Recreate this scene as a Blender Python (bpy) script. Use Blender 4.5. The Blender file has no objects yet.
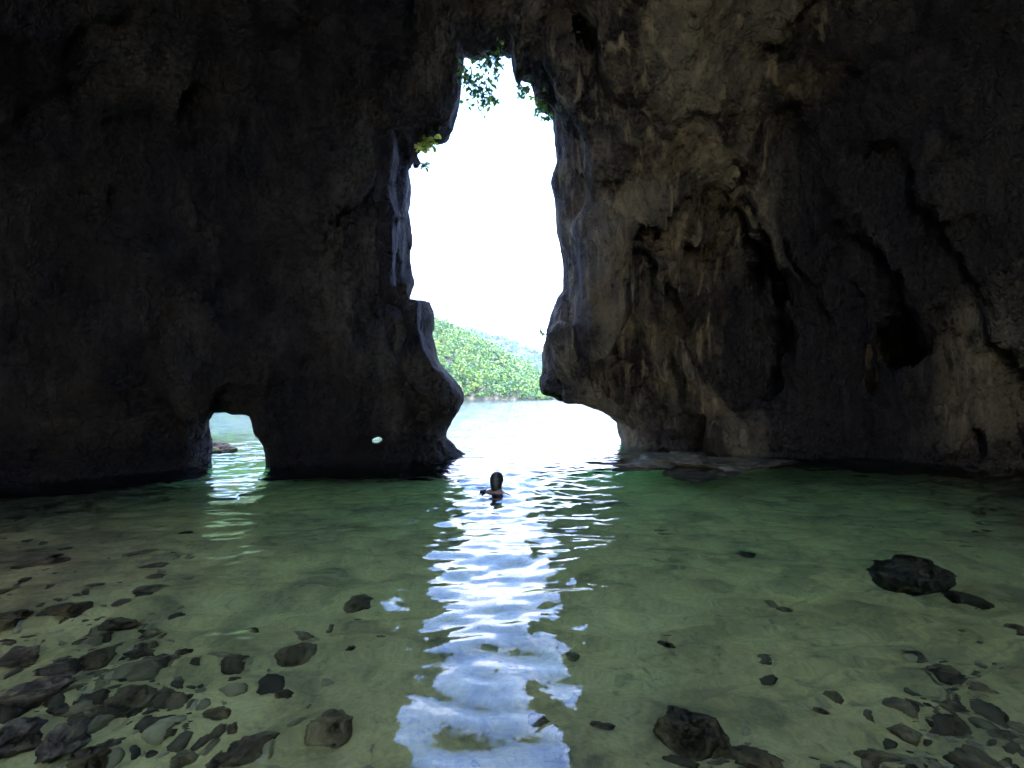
import bpy, bmesh, math, random
import numpy as np
from mathutils import Vector, noise as mnoise
SC = bpy.context.scene
COL = SC.collection
F = 512.0; HZ = 394.0; CAMH = 1.45
random.seed(7)
rng = np.random.default_rng(11)

# ------------------------------------------------------------------ helpers
def tag(o, label=None, cat=None, group=None, kind=None):
    if label: o['label'] = label
    if cat: o['category'] = cat
    if group: o['group'] = group
    if kind: o['kind'] = kind
    return o

def mesh_obj(name, v, f, mat, parent=None, smooth=True):
    me = bpy.data.meshes.new(name)
    v = np.asarray(v, dtype=np.float32)
    if isinstance(f, np.ndarray):
        n, k = f.shape
        me.vertices.add(len(v)); me.vertices.foreach_set('co', v.ravel())
        me.loops.add(n*k); me.loops.foreach_set('vertex_index', f.astype(np.int32).ravel())
        me.polygons.add(n); me.polygons.foreach_set('loop_start', np.arange(0, n*k, k, dtype=np.int32))
        me.update(calc_edges=True)
    else:
        me.from_pydata([tuple(p) for p in v], [], f); me.update()
    if smooth: me.polygons.foreach_set('use_smooth', np.ones(len(me.polygons), dtype=bool))
    if mat: me.materials.append(mat)
    o = bpy.data.objects.new(name, me); COL.objects.link(o)
    if parent: o.parent = parent
    return o

def empty(name, loc):
    o = bpy.data.objects.new(name, None); o.location = loc; o.empty_display_size = .1
    COL.objects.link(o); return o

# vectorised gradient noise
_perm = rng.permutation(256).astype(np.int32); _perm = np.concatenate([_perm, _perm, _perm])
_g = rng.normal(size=(256, 3)).astype(np.float32); _g /= np.linalg.norm(_g, axis=1)[:, None]
def perlin(x, y, z):
    x = np.asarray(x, np.float32); y = np.asarray(y, np.float32)+0*x; z = np.asarray(z, np.float32)+0*x
    xi = np.floor(x); yi = np.floor(y); zi = np.floor(z)
    fx = x-xi; fy = y-yi; fz = z-zi
    X = xi.astype(np.int32) & 255; Y = yi.astype(np.int32) & 255; Z = zi.astype(np.int32) & 255
    u = fx*fx*fx*(fx*(fx*6-15)+10); v = fy*fy*fy*(fy*(fy*6-15)+10); w = fz*fz*fz*(fz*(fz*6-15)+10)
    def gr(dx, dy, dz):
        h = _perm[_perm[_perm[X+dx]+Y+dy]+Z+dz] & 255
        g = _g[h]
        return g[..., 0]*(fx-dx)+g[..., 1]*(fy-dy)+g[..., 2]*(fz-dz)
    a = gr(0,0,0)*(1-u)+gr(1,0,0)*u; b = gr(0,1,0)*(1-u)+gr(1,1,0)*u
    c = gr(0,0,1)*(1-u)+gr(1,0,1)*u; d = gr(0,1,1)*(1-u)+gr(1,1,1)*u
    return (a*(1-v)+b*v)*(1-w)+(c*(1-v)+d*v)*w
def fbm(x, y, z, o=4, g=.5):
    s = 0; a = 1.
    for i in range(o):
        s = s+a*perlin(x*2**i+17.3*i, y*2**i-5.1*i, z*2**i+9.7*i); a *= g
    return s
def ridged(x, y, z, o=3):
    s = 0; a = 1.
    for i in range(o):
        s = s+a*(1-2.2*np.abs(perlin(x*2**i+3.3*i, y*2**i-7.1*i, z*2**i+1.7*i))); a *= .5
    return s-.9
def sstep(a, b, x):
    t = np.clip((x-a)/(b-a), 0, 1); return t*t*(3-2*t)
def smin(a, b, k):
    h = np.clip(.5+.5*(b-a)/k, 0, 1); return b*(1-h)+a*h-k*h*(1-h)
def smax(a, b, k): return -smin(-a, -b, k)

# ------------------------------------------------------------------ material helpers
def newmat(name):
    m = bpy.data.materials.new(name); m.use_nodes = True
    nt = m.node_tree; nt.nodes.clear()
    return m, nt, nt.nodes, nt.links
class G:
    def __init__(s, m): s.nt = m.node_tree; s.n = s.nt.nodes; s.l = s.nt.links
    def node(s, t, **kw):
        n = s.n.new(t)
        for k, v in kw.items(): setattr(n, k, v)
        return n
    def put(s, sock, v):
        if isinstance(v, bpy.types.NodeSocket): s.l.new(v, sock)
        else: sock.default_value = v
    def geo(s): return s.node('ShaderNodeNewGeometry').outputs
    def mapping(s, vec, sc, loc=(0,0,0), rot=(0,0,0)):
        m = s.node('ShaderNodeMapping'); s.l.new(vec, m.inputs[0]); m.inputs['Scale'].default_value = sc
        m.inputs['Location'].default_value = loc; m.inputs['Rotation'].default_value = rot; return m.outputs[0]
    def noise(s, vec, scale, detail=5, rough=.55, dist=0):
        n = s.node('ShaderNodeTexNoise'); s.l.new(vec, n.inputs['Vector'])
        n.inputs['Scale'].default_value = scale; n.inputs['Detail'].default_value = detail
        n.inputs['Roughness'].default_value = rough; n.inputs['Distortion'].default_value = dist
        return n.outputs[0]
    def voro(s, vec, scale, feature='F1'):
        n = s.node('ShaderNodeTexVoronoi', feature=feature); s.l.new(vec, n.inputs['Vector'])
        n.inputs['Scale'].default_value = scale; return n.outputs[0]
    def ramp(s, fac, stops):
        r = s.node('ShaderNodeValToRGB'); s.l.new(fac, r.inputs[0]); e = r.color_ramp.elements
        while len(e) < len(stops): e.new(.5)
        for i, (p, c) in enumerate(stops):
            e[i].position = p; e[i].color = (c[0], c[1], c[2], 1) if hasattr(c, '__len__') else (c, c, c, 1)
        return r.outputs[0]
    def mix(s, f, a, b, mode='MIX'):
        m = s.node('ShaderNodeMix', data_type='RGBA', blend_type=mode)
        s.put(m.inputs[0], f)
        for i, v in ((6, a), (7, b)):
            if isinstance(v, tuple) and len(v) == 3: v = v+(1,)
            s.put(m.inputs[i], v)
        return m.outputs[2]
    def math(s, op, a, b=0.0, c=0.0):
        m = s.node('ShaderNodeMath', operation=op); s.put(m.inputs[0], a); s.put(m.inputs[1], b); s.put(m.inputs[2], c)
        return m.outputs[0]
    def maprange(s, v, a, b, c=0., d=1.):
        m = s.node('ShaderNodeMapRange'); s.put(m.inputs[0], v)
        for i, q in enumerate((a, b, c, d)): m.inputs[i+1].default_value = q
        return m.outputs[0]
    def bump(s, h, strength, dist, normal=None):
        b = s.node('ShaderNodeBump'); s.l.new(h, b.inputs['Height'])
        b.inputs['Strength'].default_value = strength; b.inputs['Distance'].default_value = dist
        if normal: s.l.new(normal, b.inputs['Normal'])
        return b.outputs[0]
    def principled(s, col, rough, normal=None, **kw):
        p = s.node('ShaderNodeBsdfPrincipled'); s.put(p.inputs['Base Color'], col if not (isinstance(col, tuple) and len(col) == 3) else col+(1,))
        s.put(p.inputs['Roughness'], rough)
        if normal: s.l.new(normal, p.inputs['Normal'])
        for k, v in kw.items(): s.put(p.inputs[k.replace('_', ' ')], v)
        o = s.node('ShaderNodeOutputMaterial'); s.l.new(p.outputs[0], o.inputs[0]); return p, o

def cave_material():
    m, *_ = newmat('cave_limestone'); g = G(m)
    P = g.geo()['Position']; sep = g.node('ShaderNodeSeparateXYZ'); g.l.new(P, sep.inputs[0])
    vs = g.mapping(P, (1, 1, .45))
    big = g.noise(vs, .55, 5, .55, .8)
    mid = g.noise(vs, 2.2, 8, .55, .5)
    fine = g.noise(P, 12, 6, .65)
    streak = g.noise(g.mapping(P, (3.2, 3.2, .35)), 1.3, 6, .6, .5)
    base = g.ramp(big, [(.38, (.010, .009, .010)), (.47, (.024, .021, .018)), (.55, (.062, .052, .034)), (.65, (.19, .16, .10))])
    grey = g.ramp(mid, [(.38, (.010, .009, .011)), (.5, (.034, .030, .028)), (.64, (.12, .105, .08))])
    c = g.mix(.5, base, grey)
    pale = g.ramp(streak, [(.52, 0), (.66, 1)])
    c = g.mix(g.math('MULTIPLY', pale, g.maprange(sep.outputs[0], -2, 1.5, .08, .5)), c, (.30, .27, .18))
    dk = g.ramp(g.noise(g.mapping(P, (2.4, 2.4, .3), (5, 2, 1)), 1.1, 5, .6, .4), [(.52, 0), (.64, 1)])
    c = g.mix(g.math('MULTIPLY', dk, .7), c, (.022, .02, .02))
    ochre = g.ramp(g.noise(P, .8, 4, .5, .3), [(.5, 0), (.66, 1)])
    c = g.mix(g.math('MULTIPLY', ochre, .35), c, (.11, .08, .038))
    # damp, algae darkened tide band
    zz = g.math('ADD', sep.outputs[2], g.math('MULTIPLY', g.noise(P, 1.4, 4), -.9))
    tide = g.maprange(zz, -.1, .6, 1, 0)
    c = g.mix(g.math('MULTIPLY', tide, .75), c, (.022, .019, .02))
    # the left wall's colour is multiplied darker and bluer
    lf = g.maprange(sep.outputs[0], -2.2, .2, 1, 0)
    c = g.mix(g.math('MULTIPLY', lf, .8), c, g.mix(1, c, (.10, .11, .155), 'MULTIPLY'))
    wp = g.node('ShaderNodeVectorMath', operation='ADD'); g.l.new(g.mapping(P, (1, 1, .5)), wp.inputs[0])
    nz = g.node('ShaderNodeTexNoise'); g.l.new(P, nz.inputs['Vector']); nz.inputs['Scale'].default_value = 1.6; nz.inputs['Detail'].default_value = 5
    g.l.new(nz.outputs['Color'], wp.inputs[1])
    crk = g.voro(wp.outputs[0], 1.5, 'DISTANCE_TO_EDGE'); crk = g.ramp(crk, [(0, 0), (.035, 1)])
    pit = g.ramp(g.voro(g.mapping(P, (1, 1, .7)), 11), [(.1, 0), (.45, 1)])
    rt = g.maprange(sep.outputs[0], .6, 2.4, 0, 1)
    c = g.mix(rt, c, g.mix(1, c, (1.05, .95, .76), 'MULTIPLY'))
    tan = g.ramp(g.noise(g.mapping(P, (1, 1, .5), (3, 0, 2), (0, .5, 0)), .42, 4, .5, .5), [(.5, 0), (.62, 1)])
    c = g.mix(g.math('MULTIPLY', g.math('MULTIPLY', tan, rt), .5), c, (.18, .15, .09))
    h = g.math('ADD', g.math('MULTIPLY', mid, .6), g.math('MULTIPLY', fine, .42))
    h = g.math('ADD', h, g.math('ADD', g.math('MULTIPLY', crk, .12), g.math('MULTIPLY', pit, .05)))
    h = g.math('ADD', h, g.math('MULTIPLY', g.voro(g.mapping(P, (1, 1, .6)), 5.5), .18))
    h = g.math('ADD', h, g.math('MULTIPLY', streak, .3))
    n = g.bump(h, 1, .26)
    ro = g.maprange(mid, .3, .7, .75, 1.)
    # shade of the hollow, painted into the colour of the right chamber wall
    recess_shade = g.noise(g.mapping(P, (1, 1, .5)), .35, 5, .6)
    recess_shade = g.math('ADD', g.maprange(g.math('ABSOLUTE', g.math('SUBTRACT', sep.outputs[0], 7.3)), .7, 2.8, .5, -.4), recess_shade)
    c = g.mix(g.math('MULTIPLY', g.ramp(recess_shade, [(.5, 0), (.72, 1)]), .85), c, (.014, .013, .014))
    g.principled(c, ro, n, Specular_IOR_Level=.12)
    return m

def stone_material(name, a, b, c3, scale=6, rough=.85):
    m, *_ = newmat(name); g = G(m)
    P = g.geo()['Position']
    n1 = g.noise(P, scale, 7, .6, .4); n2 = g.noise(P, scale*5, 5, .6)
    c = g.ramp(n1, [(.36, a), (.52, b), (.66, c3)])
    c = g.mix(.5, c, g.ramp(n2, [(.4, (.5, .5, .5)), (.6, (1, 1, 1))]), 'MULTIPLY')
    oi = g.node('ShaderNodeObjectInfo').outputs['Random']
    c = g.mix(1, c, g.ramp(oi, [(0, (.7, .7, .72)), (1, (1.0, .97, .9))]), 'MULTIPLY')
    h = g.math('ADD', n1, g.math('MULTIPLY', g.voro(P, scale*3), .35)); h = g.math('ADD', h, g.math('MULTIPLY', n2, .25))
    g.principled(c, rough, g.bump(h, 1, .05)); return m

def sand_material():
    m, *_ = newmat('seabed_sand'); g = G(m)
    P = g.geo()['Position']
    big = g.noise(P, .45, 5, .6, .6); mid = g.noise(P, 2.1, 6, .6, .5); fi = g.noise(P, 30, 5, .7)
    c = g.ramp(big, [(.35, (.27, .22, .10)), (.5, (.62, .46, .165)), (.65, (.80, .60, .21))])
    c = g.mix(.6, c, g.ramp(mid, [(.35, (.20, .165, .07)), (.5, (.66, .49, .18)), (.66, (.84, .65, .25))]))
    c = g.mix(.5, c, g.ramp(fi, [(.35, (.5, .48, .42)), (.6, (1, 1, 1))]), 'MULTIPLY')
    sp = g.node('ShaderNodeSeparateXYZ'); g.l.new(P, sp.inputs[0])
    ww = g.math('MULTIPLY', g.math('SUBTRACT', g.noise(P, .9, 6, .62, .8), .5), 4.5)
    e1 = g.maprange(g.math('ADD', g.math('ADD', sp.outputs[0], g.math('MULTIPLY', sp.outputs[1], .25)), ww), -4.4, -1.9, 1, 0)
    e2 = g.maprange(g.math('ADD', g.math('SUBTRACT', sp.outputs[0], g.math('MULTIPLY', sp.outputs[1], .42)), ww), 2.6, 4.6, 0, 1)
    rub_shade = g.ramp(g.noise(P, 5, 6, .7, .5), [(.4, (.018, .016, .012)), (.54, (.06, .05, .034)), (.66, (.16, .13, .09))])
    c = g.mix(g.math('MULTIPLY', g.math('MAXIMUM', e1, g.math('MULTIPLY', e2, .8)), .85), c, rub_shade)  # rubble colour; on the left it also paints in the wall's shade
    c = g.mix(g.maprange(sp.outputs[1], 12.5, 16.5, 0, .95), c, (.02, .032, .026))
    gv = g.ramp(g.noise(P, 7, 6, .7, .6), [(.56, 0), (.66, 1)])
    c = g.mix(g.math('MULTIPLY', gv, .5), c, (.09, .08, .05))
    h = g.math('ADD', g.math('MULTIPLY', mid, .5), g.math('MULTIPLY', fi, .1))
    g.principled(c, .9, g.bump(h, .8, .08)); return m

ABS = dict(col=(.16, .92, .60), dens=.24)
def water_material():
    m, *_ = newmat('sea_water'); g = G(m)
    P = g.geo()['Position']
    a = g.noise(g.mapping(P, (1, 1, 1)), 5.0, 3, .5, .3)
    b = g.noise(g.mapping(P, (1, 1.3, 1)), 16, 3, .5)
    h = g.math('ADD', g.math('MULTIPLY', a, .7), g.math('MULTIPLY', b, .12))
    sp = g.node('ShaderNodeSeparateXYZ'); g.l.new(P, sp.inputs[0])
    o_ = g.math('MULTIPLY', g.maprange(sp.outputs[1], 11, 30, 0, 34), g.noise(g.mapping(P, (1, 1.5, 1)), 1.1, 5, .6))
    h = g.math('ADD', h, o_)
    n = g.bump(h, 1, .005)
    fr = g.node('ShaderNodeFresnel'); fr.inputs[0].default_value = 1.333; g.l.new(n, fr.inputs['Normal'])
    gl = g.node('ShaderNodeBsdfGlass'); gl.inputs['IOR'].default_value = 1.333; gl.inputs['Roughness'].default_value = 0.0
    g.l.new(n, gl.inputs['Normal'])
    out = g.node('ShaderNodeOutputMaterial'); g.l.new(gl.outputs[0], out.inputs[0])
    ab = g.node('ShaderNodeVolumeAbsorption'); ab.inputs[0].default_value = ABS['col']+(1,); ab.inputs[1].default_value = ABS['dens']
    g.l.new(ab.outputs[0], out.inputs['Volume'])
    return m

def leaf_material(name, cols, trans=.35):
    m, *_ = newmat(name); g = G(m)
    P = g.geo()['Position']; r = g.geo()['Random Per Island']
    c = g.ramp(r, cols)
    p = g.node('ShaderNodeBsdfPrincipled'); g.l.new(c, p.inputs['Base Color']); p.inputs['Roughness'].default_value = .55
    t = g.node('ShaderNodeBsdfTranslucent'); g.l.new(c, t.inputs[0])
    mx = g.node('ShaderNodeMixShader'); mx.inputs[0].default_value = trans
    g.l.new(p.outputs[0], mx.inputs[1]); g.l.new(t.outputs[0], mx.inputs[2])
    o = g.node('ShaderNodeOutputMaterial'); g.l.new(mx.outputs[0], o.inputs[0]); return m

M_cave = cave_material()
M_stone = stone_material('dark_boulder', (.06, .038, .016), (.16, .105, .045), (.36, .25, .11))
M_stone2 = stone_material('brown_boulder', (.09, .058, .026), (.25, .17, .08), (.44, .32, .16))
M_coral = stone_material('algae_boulder', (.03, .026, .012), (.075, .06, .028), (.17, .14, .06), 9)
M_shore = stone_material('shore_stone', (.06, .035, .022), (.22, .14, .09), (.48, .34, .2), 8)
M_sand = sand_material(); M_water = water_material()

# ------------------------------------------------------------------ cave: signed distance field -> mesh
FX = np.array([-14, -11, -8, -5.2, -4.1, -3, -1.2, 1.0, 3.2, 4.4, 5.8, 7.4, 9.2, 10.8, 12.4, 16], float)
FY = np.array([2.4, 5.8, 8.4, 9.7, 10.5, 10.8, 10.9, 12.3, 13.6, 13.1, 13.0, 13.6, 13.2, 10.8, 8.2, 3], float)
T = 1.1
def yfront(x, z):
    return np.interp(x, FX, FY) - .016*np.clip(z, 0, 20)**2 + .12*np.clip(1.2-np.abs(z-.2), 0, 2)
def to_wall(px, py, off=T):
    u = (px-512)/F; v = (HZ-py)/F; y = 11.
    for _ in range(60): y = .6*y+.4*(float(yfront(u*y, CAMH+v*y))+off)
    return u*y, y, CAMH+v*y
MAIN = [(463,47),(478,49),(492,45),(511,46),(513,66),(516,83),(521,80),(525,71),(530,74),(533,88),(536,97),(547,103),(553,112),(554,123),(556,145),(560,160),(556,172),(554,183),(557,196),(558,208),(562,239),(566,265),(563,290),(555,306),(549,324),(544,343),(543,360),(542,374),(538,381),(540,394),(548,396),(560,402),(576,401),(591,409),(607,416),(618,424),(622,437),(624,450),(624,520),(470,520),(464,458),(454,451),(443,437),(445,428),(449,420),(457,411),(462,402),(463,394),(455,382),(443,368),(436,356),(431,334),(432,316),(427,302),(418,300),(411,307),(407,299),(410,281),(408,259),(410,240),(408,222),(407,204),(410,186),(409,172),(407,154),(411,170),(419,157),(416,145),(427,137),(441,137),(450,132),(455,114),(458,95),(461,76)]
ARCH = [(201,421),(208,414),(216,411),(228,412),(237,414),(250,416),(259,418),(262,435),(268,438),(270,448),(272,460),(273,474),(273,560),(200,560),(201,483),(202,457),(201,438)]
HOLE = [(370,441),(376,437),(386,436),(384,441),(376,444)]
def poly_sd(X, Z, poly):
    d = np.full(X.shape, 1e9); s = np.ones(X.shape)
    n = len(poly)
    for i in range(n):
        ax, az = poly[i]; bx, bz = poly[(i-1) % n]
        ex, ez = bx-ax, bz-az; wx, wz = X-ax, Z-az
        t = np.clip((wx*ex+wz*ez)/(ex*ex+ez*ez+1e-12), 0, 1)
        d = np.minimum(d, (wx-ex*t)**2+(wz-ez*t)**2)
        c1 = Z >= az; c2 = Z < bz; c3 = ex*wz > ez*wx
        s = np.where((c1 & c2 & c3) | (~c1 & ~c2 & ~c3), -s, s)
    return s*np.sqrt(d)
def wall_poly(pts, off=T):
    return [(lambda q: (q[0], q[2]))(to_wall(a, b, off)) for a, b in pts]

VOX = .077
x0, x1, y0, y1, z0, z1 = -14., 14.5, -13., 18., -3.2, 13.2
gx = np.arange(x0, x1, VOX, dtype=np.float32); gy = np.arange(y0, y1, VOX, dtype=np.float32); gz = np.arange(z0, z1, VOX, dtype=np.float32)
XX, ZZ = np.meshgrid(gx, gz, indexing='ij')
d_main = poly_sd(XX, ZZ, wall_poly(MAIN)).astype(np.float32)
d_arch = poly_sd(XX, ZZ, wall_poly(ARCH)).astype(np.float32)
d_hole = poly_sd(XX, ZZ, wall_poly(HOLE)).astype(np.float32)
d_open = np.minimum(d_main, d_arch)
YF = yfront(XX, ZZ).astype(np.float32)
def ell(c, r, X, Y, Z):
    k = np.sqrt(((X-c[0])/r[0])**2+((Y-c[1])/r[1])**2+((Z-c[2])/r[2])**2)
    return (k-1)*min(r)
def seg(a, b, ra, rb, X, Y, Z):
    a = np.array(a); b = np.array(b); e = b-a
    t = np.clip(((X-a[0])*e[0]+(Y-a[1])*e[1]+(Z-a[2])*e[2])/(e@e), 0, 1)
    return np.sqrt((X-a[0]-e[0]*t)**2+(Y-a[1]-e[1]*t)**2+(Z-a[2]-e[2]*t)**2)-(ra+(rb-ra)*t)
# relief laid on the walls: (list of pixels, radius, how far in front of the wall face)
RIDGES = [
 ([(556,52),(572,92),(592,112),(612,165),(640,222)], .28, .05),
 ([(604,62),(640,66),(662,82)], .34, -.05),
 ([(640,110),(690,150),(712,185)], .5, .1),
 ([(598,235),(602,300),(590,345)], .5, .15),
 ([(690,215),(716,270),(722,330),(714,372)], .26, .1),
 ([(660,200),(682,300),(690,400)], .5, .15),
 ([(745,165),(768,205),(775,240)], .25, .1),
 ([(735,440),(790,436),(845,452)], .55, 1.0),
 ([(795,372),(815,410),(835,448)], .5, 1.0),
 ([(795,385),(770,420),(740,445)], .5, .8),
 ([(560,340),(580,395),(625,425)], .35, .15),
 ([(930,60),(965,120),(975,200)], .5, .2),
 ([(985,170),(1000,260),(1015,350)], .6, .3),
 ([(905,40),(940,70),(1000,40)], .5, .3),
 ([(398,150),(392,200),(396,290)], .3, .55),
 ([(418,312),(420,360),(445,398)], .3, .6),
 ([(300,215),(345,190),(385,150)], .3, .0),
 ([(340,205),(342,235)], .18, -.1),
 ([(190,330),(196,380),(192,450)], .3, .0),
 ([(560,20),(562,62)], .3, .1), ([(598,8),(600,58)], .22, -.3), ([(516,30),(518,76)], .22, .7),
 ([(650,10),(655,55)], .3, -.2),
]
print('grid', len(gx), len(gy), len(gz))
S = np.empty((len(gx), len(gy), len(gz)), np.float32)
band_pts = []
for j, yv in enumerate(gy):
    X, Z = XX, ZZ; Y = yv
    ch = ell((1.0, 1.5, -.5), (11.6, 12.8, 11.6), X, Y, Z)            # air of the chamber
    front = (Y-YF)                                                     # <0 chamber side of the front face
    air = smax(ch, front, .9)
    air = smin(air, ell((8.4, 12.6, 3.6), (2.4, 1.1, 3.6), X, Y, Z), 2.4)
    air = smin(air, ell((-3.0, 9.0, 4.0), (1.2, 1.2, 1.6), X, Y, Z), .7)
    air = smin(air, seg((.3, -.4, 8.6), (-4.2, -1.8, 14.5), 3.9, 4.2, X, Y, Z), .5)  # unseen skylight shaft, added and widened to light the bed
    solid = -air                                                       # rock on the chamber side
    solid = smax(solid, front-2*T-5.*sstep(4.6, 6.8, X)-.02*np.clip(Z, 0, 9)**1.5, .4)       # outer face of the front wall
    # round-edged cut of the openings
    t = front-T
    for d, r in ((d_main, T), (d_arch, T)):
        cut = r-np.sqrt(np.clip(np.abs(t)-(T-r), 0, None)**2)*1.0
        # distance outside the outline needed for rock at this depth
        q = np.sqrt(np.clip(1-np.clip(np.abs(t)/T, 0, 1)**2, 0, 1))
        need = (1-q)*r*.75
        solid = smax(solid, need-d, .12)
    solid = np.maximum(solid, .05*np.abs(t)-d_hole)
    S[:, j, :] = solid
# ridges union (local boxes)
def box_idx(a, lo, hi): return max(0, int((lo-a[0])/VOX)), min(len(a), int((hi-a[0])/VOX)+2)
for pts, r, off in RIDGES:
    P3 = [to_wall(a, b, -off-(.35 if a > 555 and off < .8 else 0)) for a, b in pts]
    for A, B in zip(P3[:-1], P3[1:]):
        lo = np.minimum(A, B)-r*2.4; hi = np.maximum(A, B)+r*2.4
        i0, i1 = box_idx(gx, lo[0], hi[0]); j0, j1 = box_idx(gy, lo[1], hi[1]); k0, k1 = box_idx(gz, lo[2], hi[2])
        if i1 <= i0 or j1 <= j0 or k1 <= k0: continue
        X, Y, Z = np.meshgrid(gx[i0:i1], gy[j0:j1], gz[k0:k1], indexing='ij')
        wob = .5*r*perlin(X*1.1, Y*1.1, Z*1.1)
        sub = smin(S[i0:i1, j0:j1, k0:k1], seg(A, B, r, r*.8, X, Y, Z)+wob, .35)
        dm = d_open[i0:i1, None, k0:k1]
        S[i0:i1, j0:j1, k0:k1] = np.maximum(sub, -dm-.03)
idx = np.nonzero(np.abs(S) < 1.0)
x = gx[idx[0]]; y = gy[idx[1]]; z = gz[idx[2]]
print('band', len(x))
dm = d_open[idx[0], idx[2]]
keep = .12+.88*sstep(.1, 1.5, dm)
nearf = sstep(2.5, 5, y)                       # calmer behind the camera
wx = x+.5*perlin(x*.5, y*.5, z*.5+7); wy = y+.5*perlin(x*.5+9, y*.5, z*.5); wz = z+.6*perlin(x*.5, y*.5+4, z*.5)
rs = sstep(0, 3, x)
n = (.9+.1*rs)*perlin(wx*.33, wy*.33, wz*.25)*keep
sl0 = wx*.9+wz*.45
n += .46*rs*ridged(sl0*.5, wy*.45, wz*.15, 2)*keep
n += .42*ridged(wx*.5, wy*.5, wz*.26, 3)*keep
sl = wx*.85+wz*.4
n += .20*ridged(sl*1.0, wy*1.1, wz*.26, 2)*(.3+.7*keep)*(.45+.55*rs)
n += .10*ridged(wx*2.1+wz*.6, wy*2.1, wz*.7, 2)*(.35+.65*keep)*(.6-.1*rs)
n += .09*fbm(x*3.0, y*3.0, z*1.6, 3, .6)
S[idx] += (-n*(.5+.5*nearf)).astype(np.float32)
# a little window worn through the foot of the left pillar
A = np.array(to_wall(377, 440, -.6)); B = np.array(to_wall(377, 440, 4.0)); e_ = B-A
t_ = np.clip(((x-A[0])*e_[0]+(y-A[1])*e_[1]+(z-A[2])*e_[2])/(e_@e_), 0, 1)
dx_ = (x-A[0]-e_[0]*t_); dz_ = (z-A[2]-e_[2]*t_)-.25*dx_
tube = (np.sqrt((dx_/.15)**2+(dz_/.075)**2)-1)*.1
tube = np.where((y > A[1]) & (y < B[1]), tube, 1)
S[idx] = np.maximum(S[idx], -tube.astype(np.float32))
del wx, wy, wz, sl, n

def surface_nets(S):
    neg = S < 0
    nx, ny, nz = S.shape
    c = np.zeros((nx-1, ny-1, nz-1), np.uint8)
    for a in (0, 1):
        for b in (0, 1):
            for d in (0, 1):
                c += neg[a:nx-1+a, b:ny-1+b, d:nz-1+d]
    act = (c > 0) & (c < 8)
    I, J, K = np.nonzero(act)
    vid = np.full(act.shape, -1, np.int32); vid[I, J, K] = np.arange(len(I))
    acc = np.zeros((len(I), 3)); cnt = np.zeros(len(I))
    corners = [(a, b, d) for a in (0, 1) for b in (0, 1) for d in (0, 1)]
    for p in corners:
        for ax in range(3):
            if p[ax] == 0:
                q = list(p); q[ax] = 1
                v0 = S[I+p[0], J+p[1], K+p[2]]; v1 = S[I+q[0], J+q[1], K+q[2]]
                m = (v0 < 0) != (v1 < 0)
                t = np.where(m, v0/(v0-v1+1e-12), 0)
                pt = np.array(p, float)[None, :].repeat(len(I), 0); pt[:, ax] += t
                acc[m] += pt[m]; cnt[m] += 1
    V = acc/cnt[:, None]+np.stack([I, J, K], 1)
    Q = []
    for ax in range(3):
        a0 = [slice(None)]*3; a1 = [slice(None)]*3
        a0[ax] = slice(0, -1); a1[ax] = slice(1, None)
        n0 = neg[tuple(a0)]; n1 = neg[tuple(a1)]
        i, j, k = np.nonzero(n0 != n1)
        o = [d for d in range(3) if d != ax]
        P = np.stack([i, j, k], 1)
        ok = (P[:, o[0]] > 0) & (P[:, o[1]] > 0) & (P[:, o[0]] < S.shape[o[0]]-1) & (P[:, o[1]] < S.shape[o[1]]-1)
        P = P[ok]; fl = n0[i[ok], j[ok], k[ok]]
        def vv(da, db):
            q = P.copy(); q[:, o[0]] -= da; q[:, o[1]] -= db
            return vid[q[:, 0], q[:, 1], q[:, 2]]
        q = np.stack([vv(1, 1), vv(0, 1), vv(0, 0), vv(1, 0)], 1)
        if ax == 1: fl = ~fl
        q[~fl] = q[~fl][:, ::-1]
        Q.append(q)
    Q = np.concatenate(Q); Q = Q[(Q >= 0).all(1)]
    return V, Q
V, Q = surface_nets(S); del S
V = V*VOX+np.array([x0, y0, z0])
print('cave verts', len(V), 'quads', len(Q))
# whole-mesh vertex normals so the pieces meet without a seam
a = V[Q[:, 0]]; b = V[Q[:, 1]]; c = V[Q[:, 2]]; d = V[Q[:, 3]]
fn = np.cross(c-a, d-b); VN = np.zeros_like(V)
for k in range(4): 
    for ax in range(3): VN[:, ax] += np.bincount(Q[:, k], fn[:, ax], len(V))
VN /= np.linalg.norm(VN, axis=1)[:, None]+1e-9
ctr = (a+b+c+d)/4
elev = (ctr[:, 2]-CAMH)/np.maximum(np.hypot(ctr[:, 0], ctr[:, 1]), .1)
part_of = np.where((ctr[:, 2] > 9.9) | (ctr[:, 1] < 3)*(ctr[:, 2] > 7), 2, np.where(ctr[:, 0] < .35, 0, 1))
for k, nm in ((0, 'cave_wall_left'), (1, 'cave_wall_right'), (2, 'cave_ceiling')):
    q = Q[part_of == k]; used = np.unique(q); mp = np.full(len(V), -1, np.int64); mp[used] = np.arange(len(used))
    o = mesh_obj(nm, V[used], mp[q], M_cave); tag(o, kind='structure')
    o.data.normals_split_custom_set_from_vertices([tuple(t_) for t_ in VN[used]])

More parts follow.
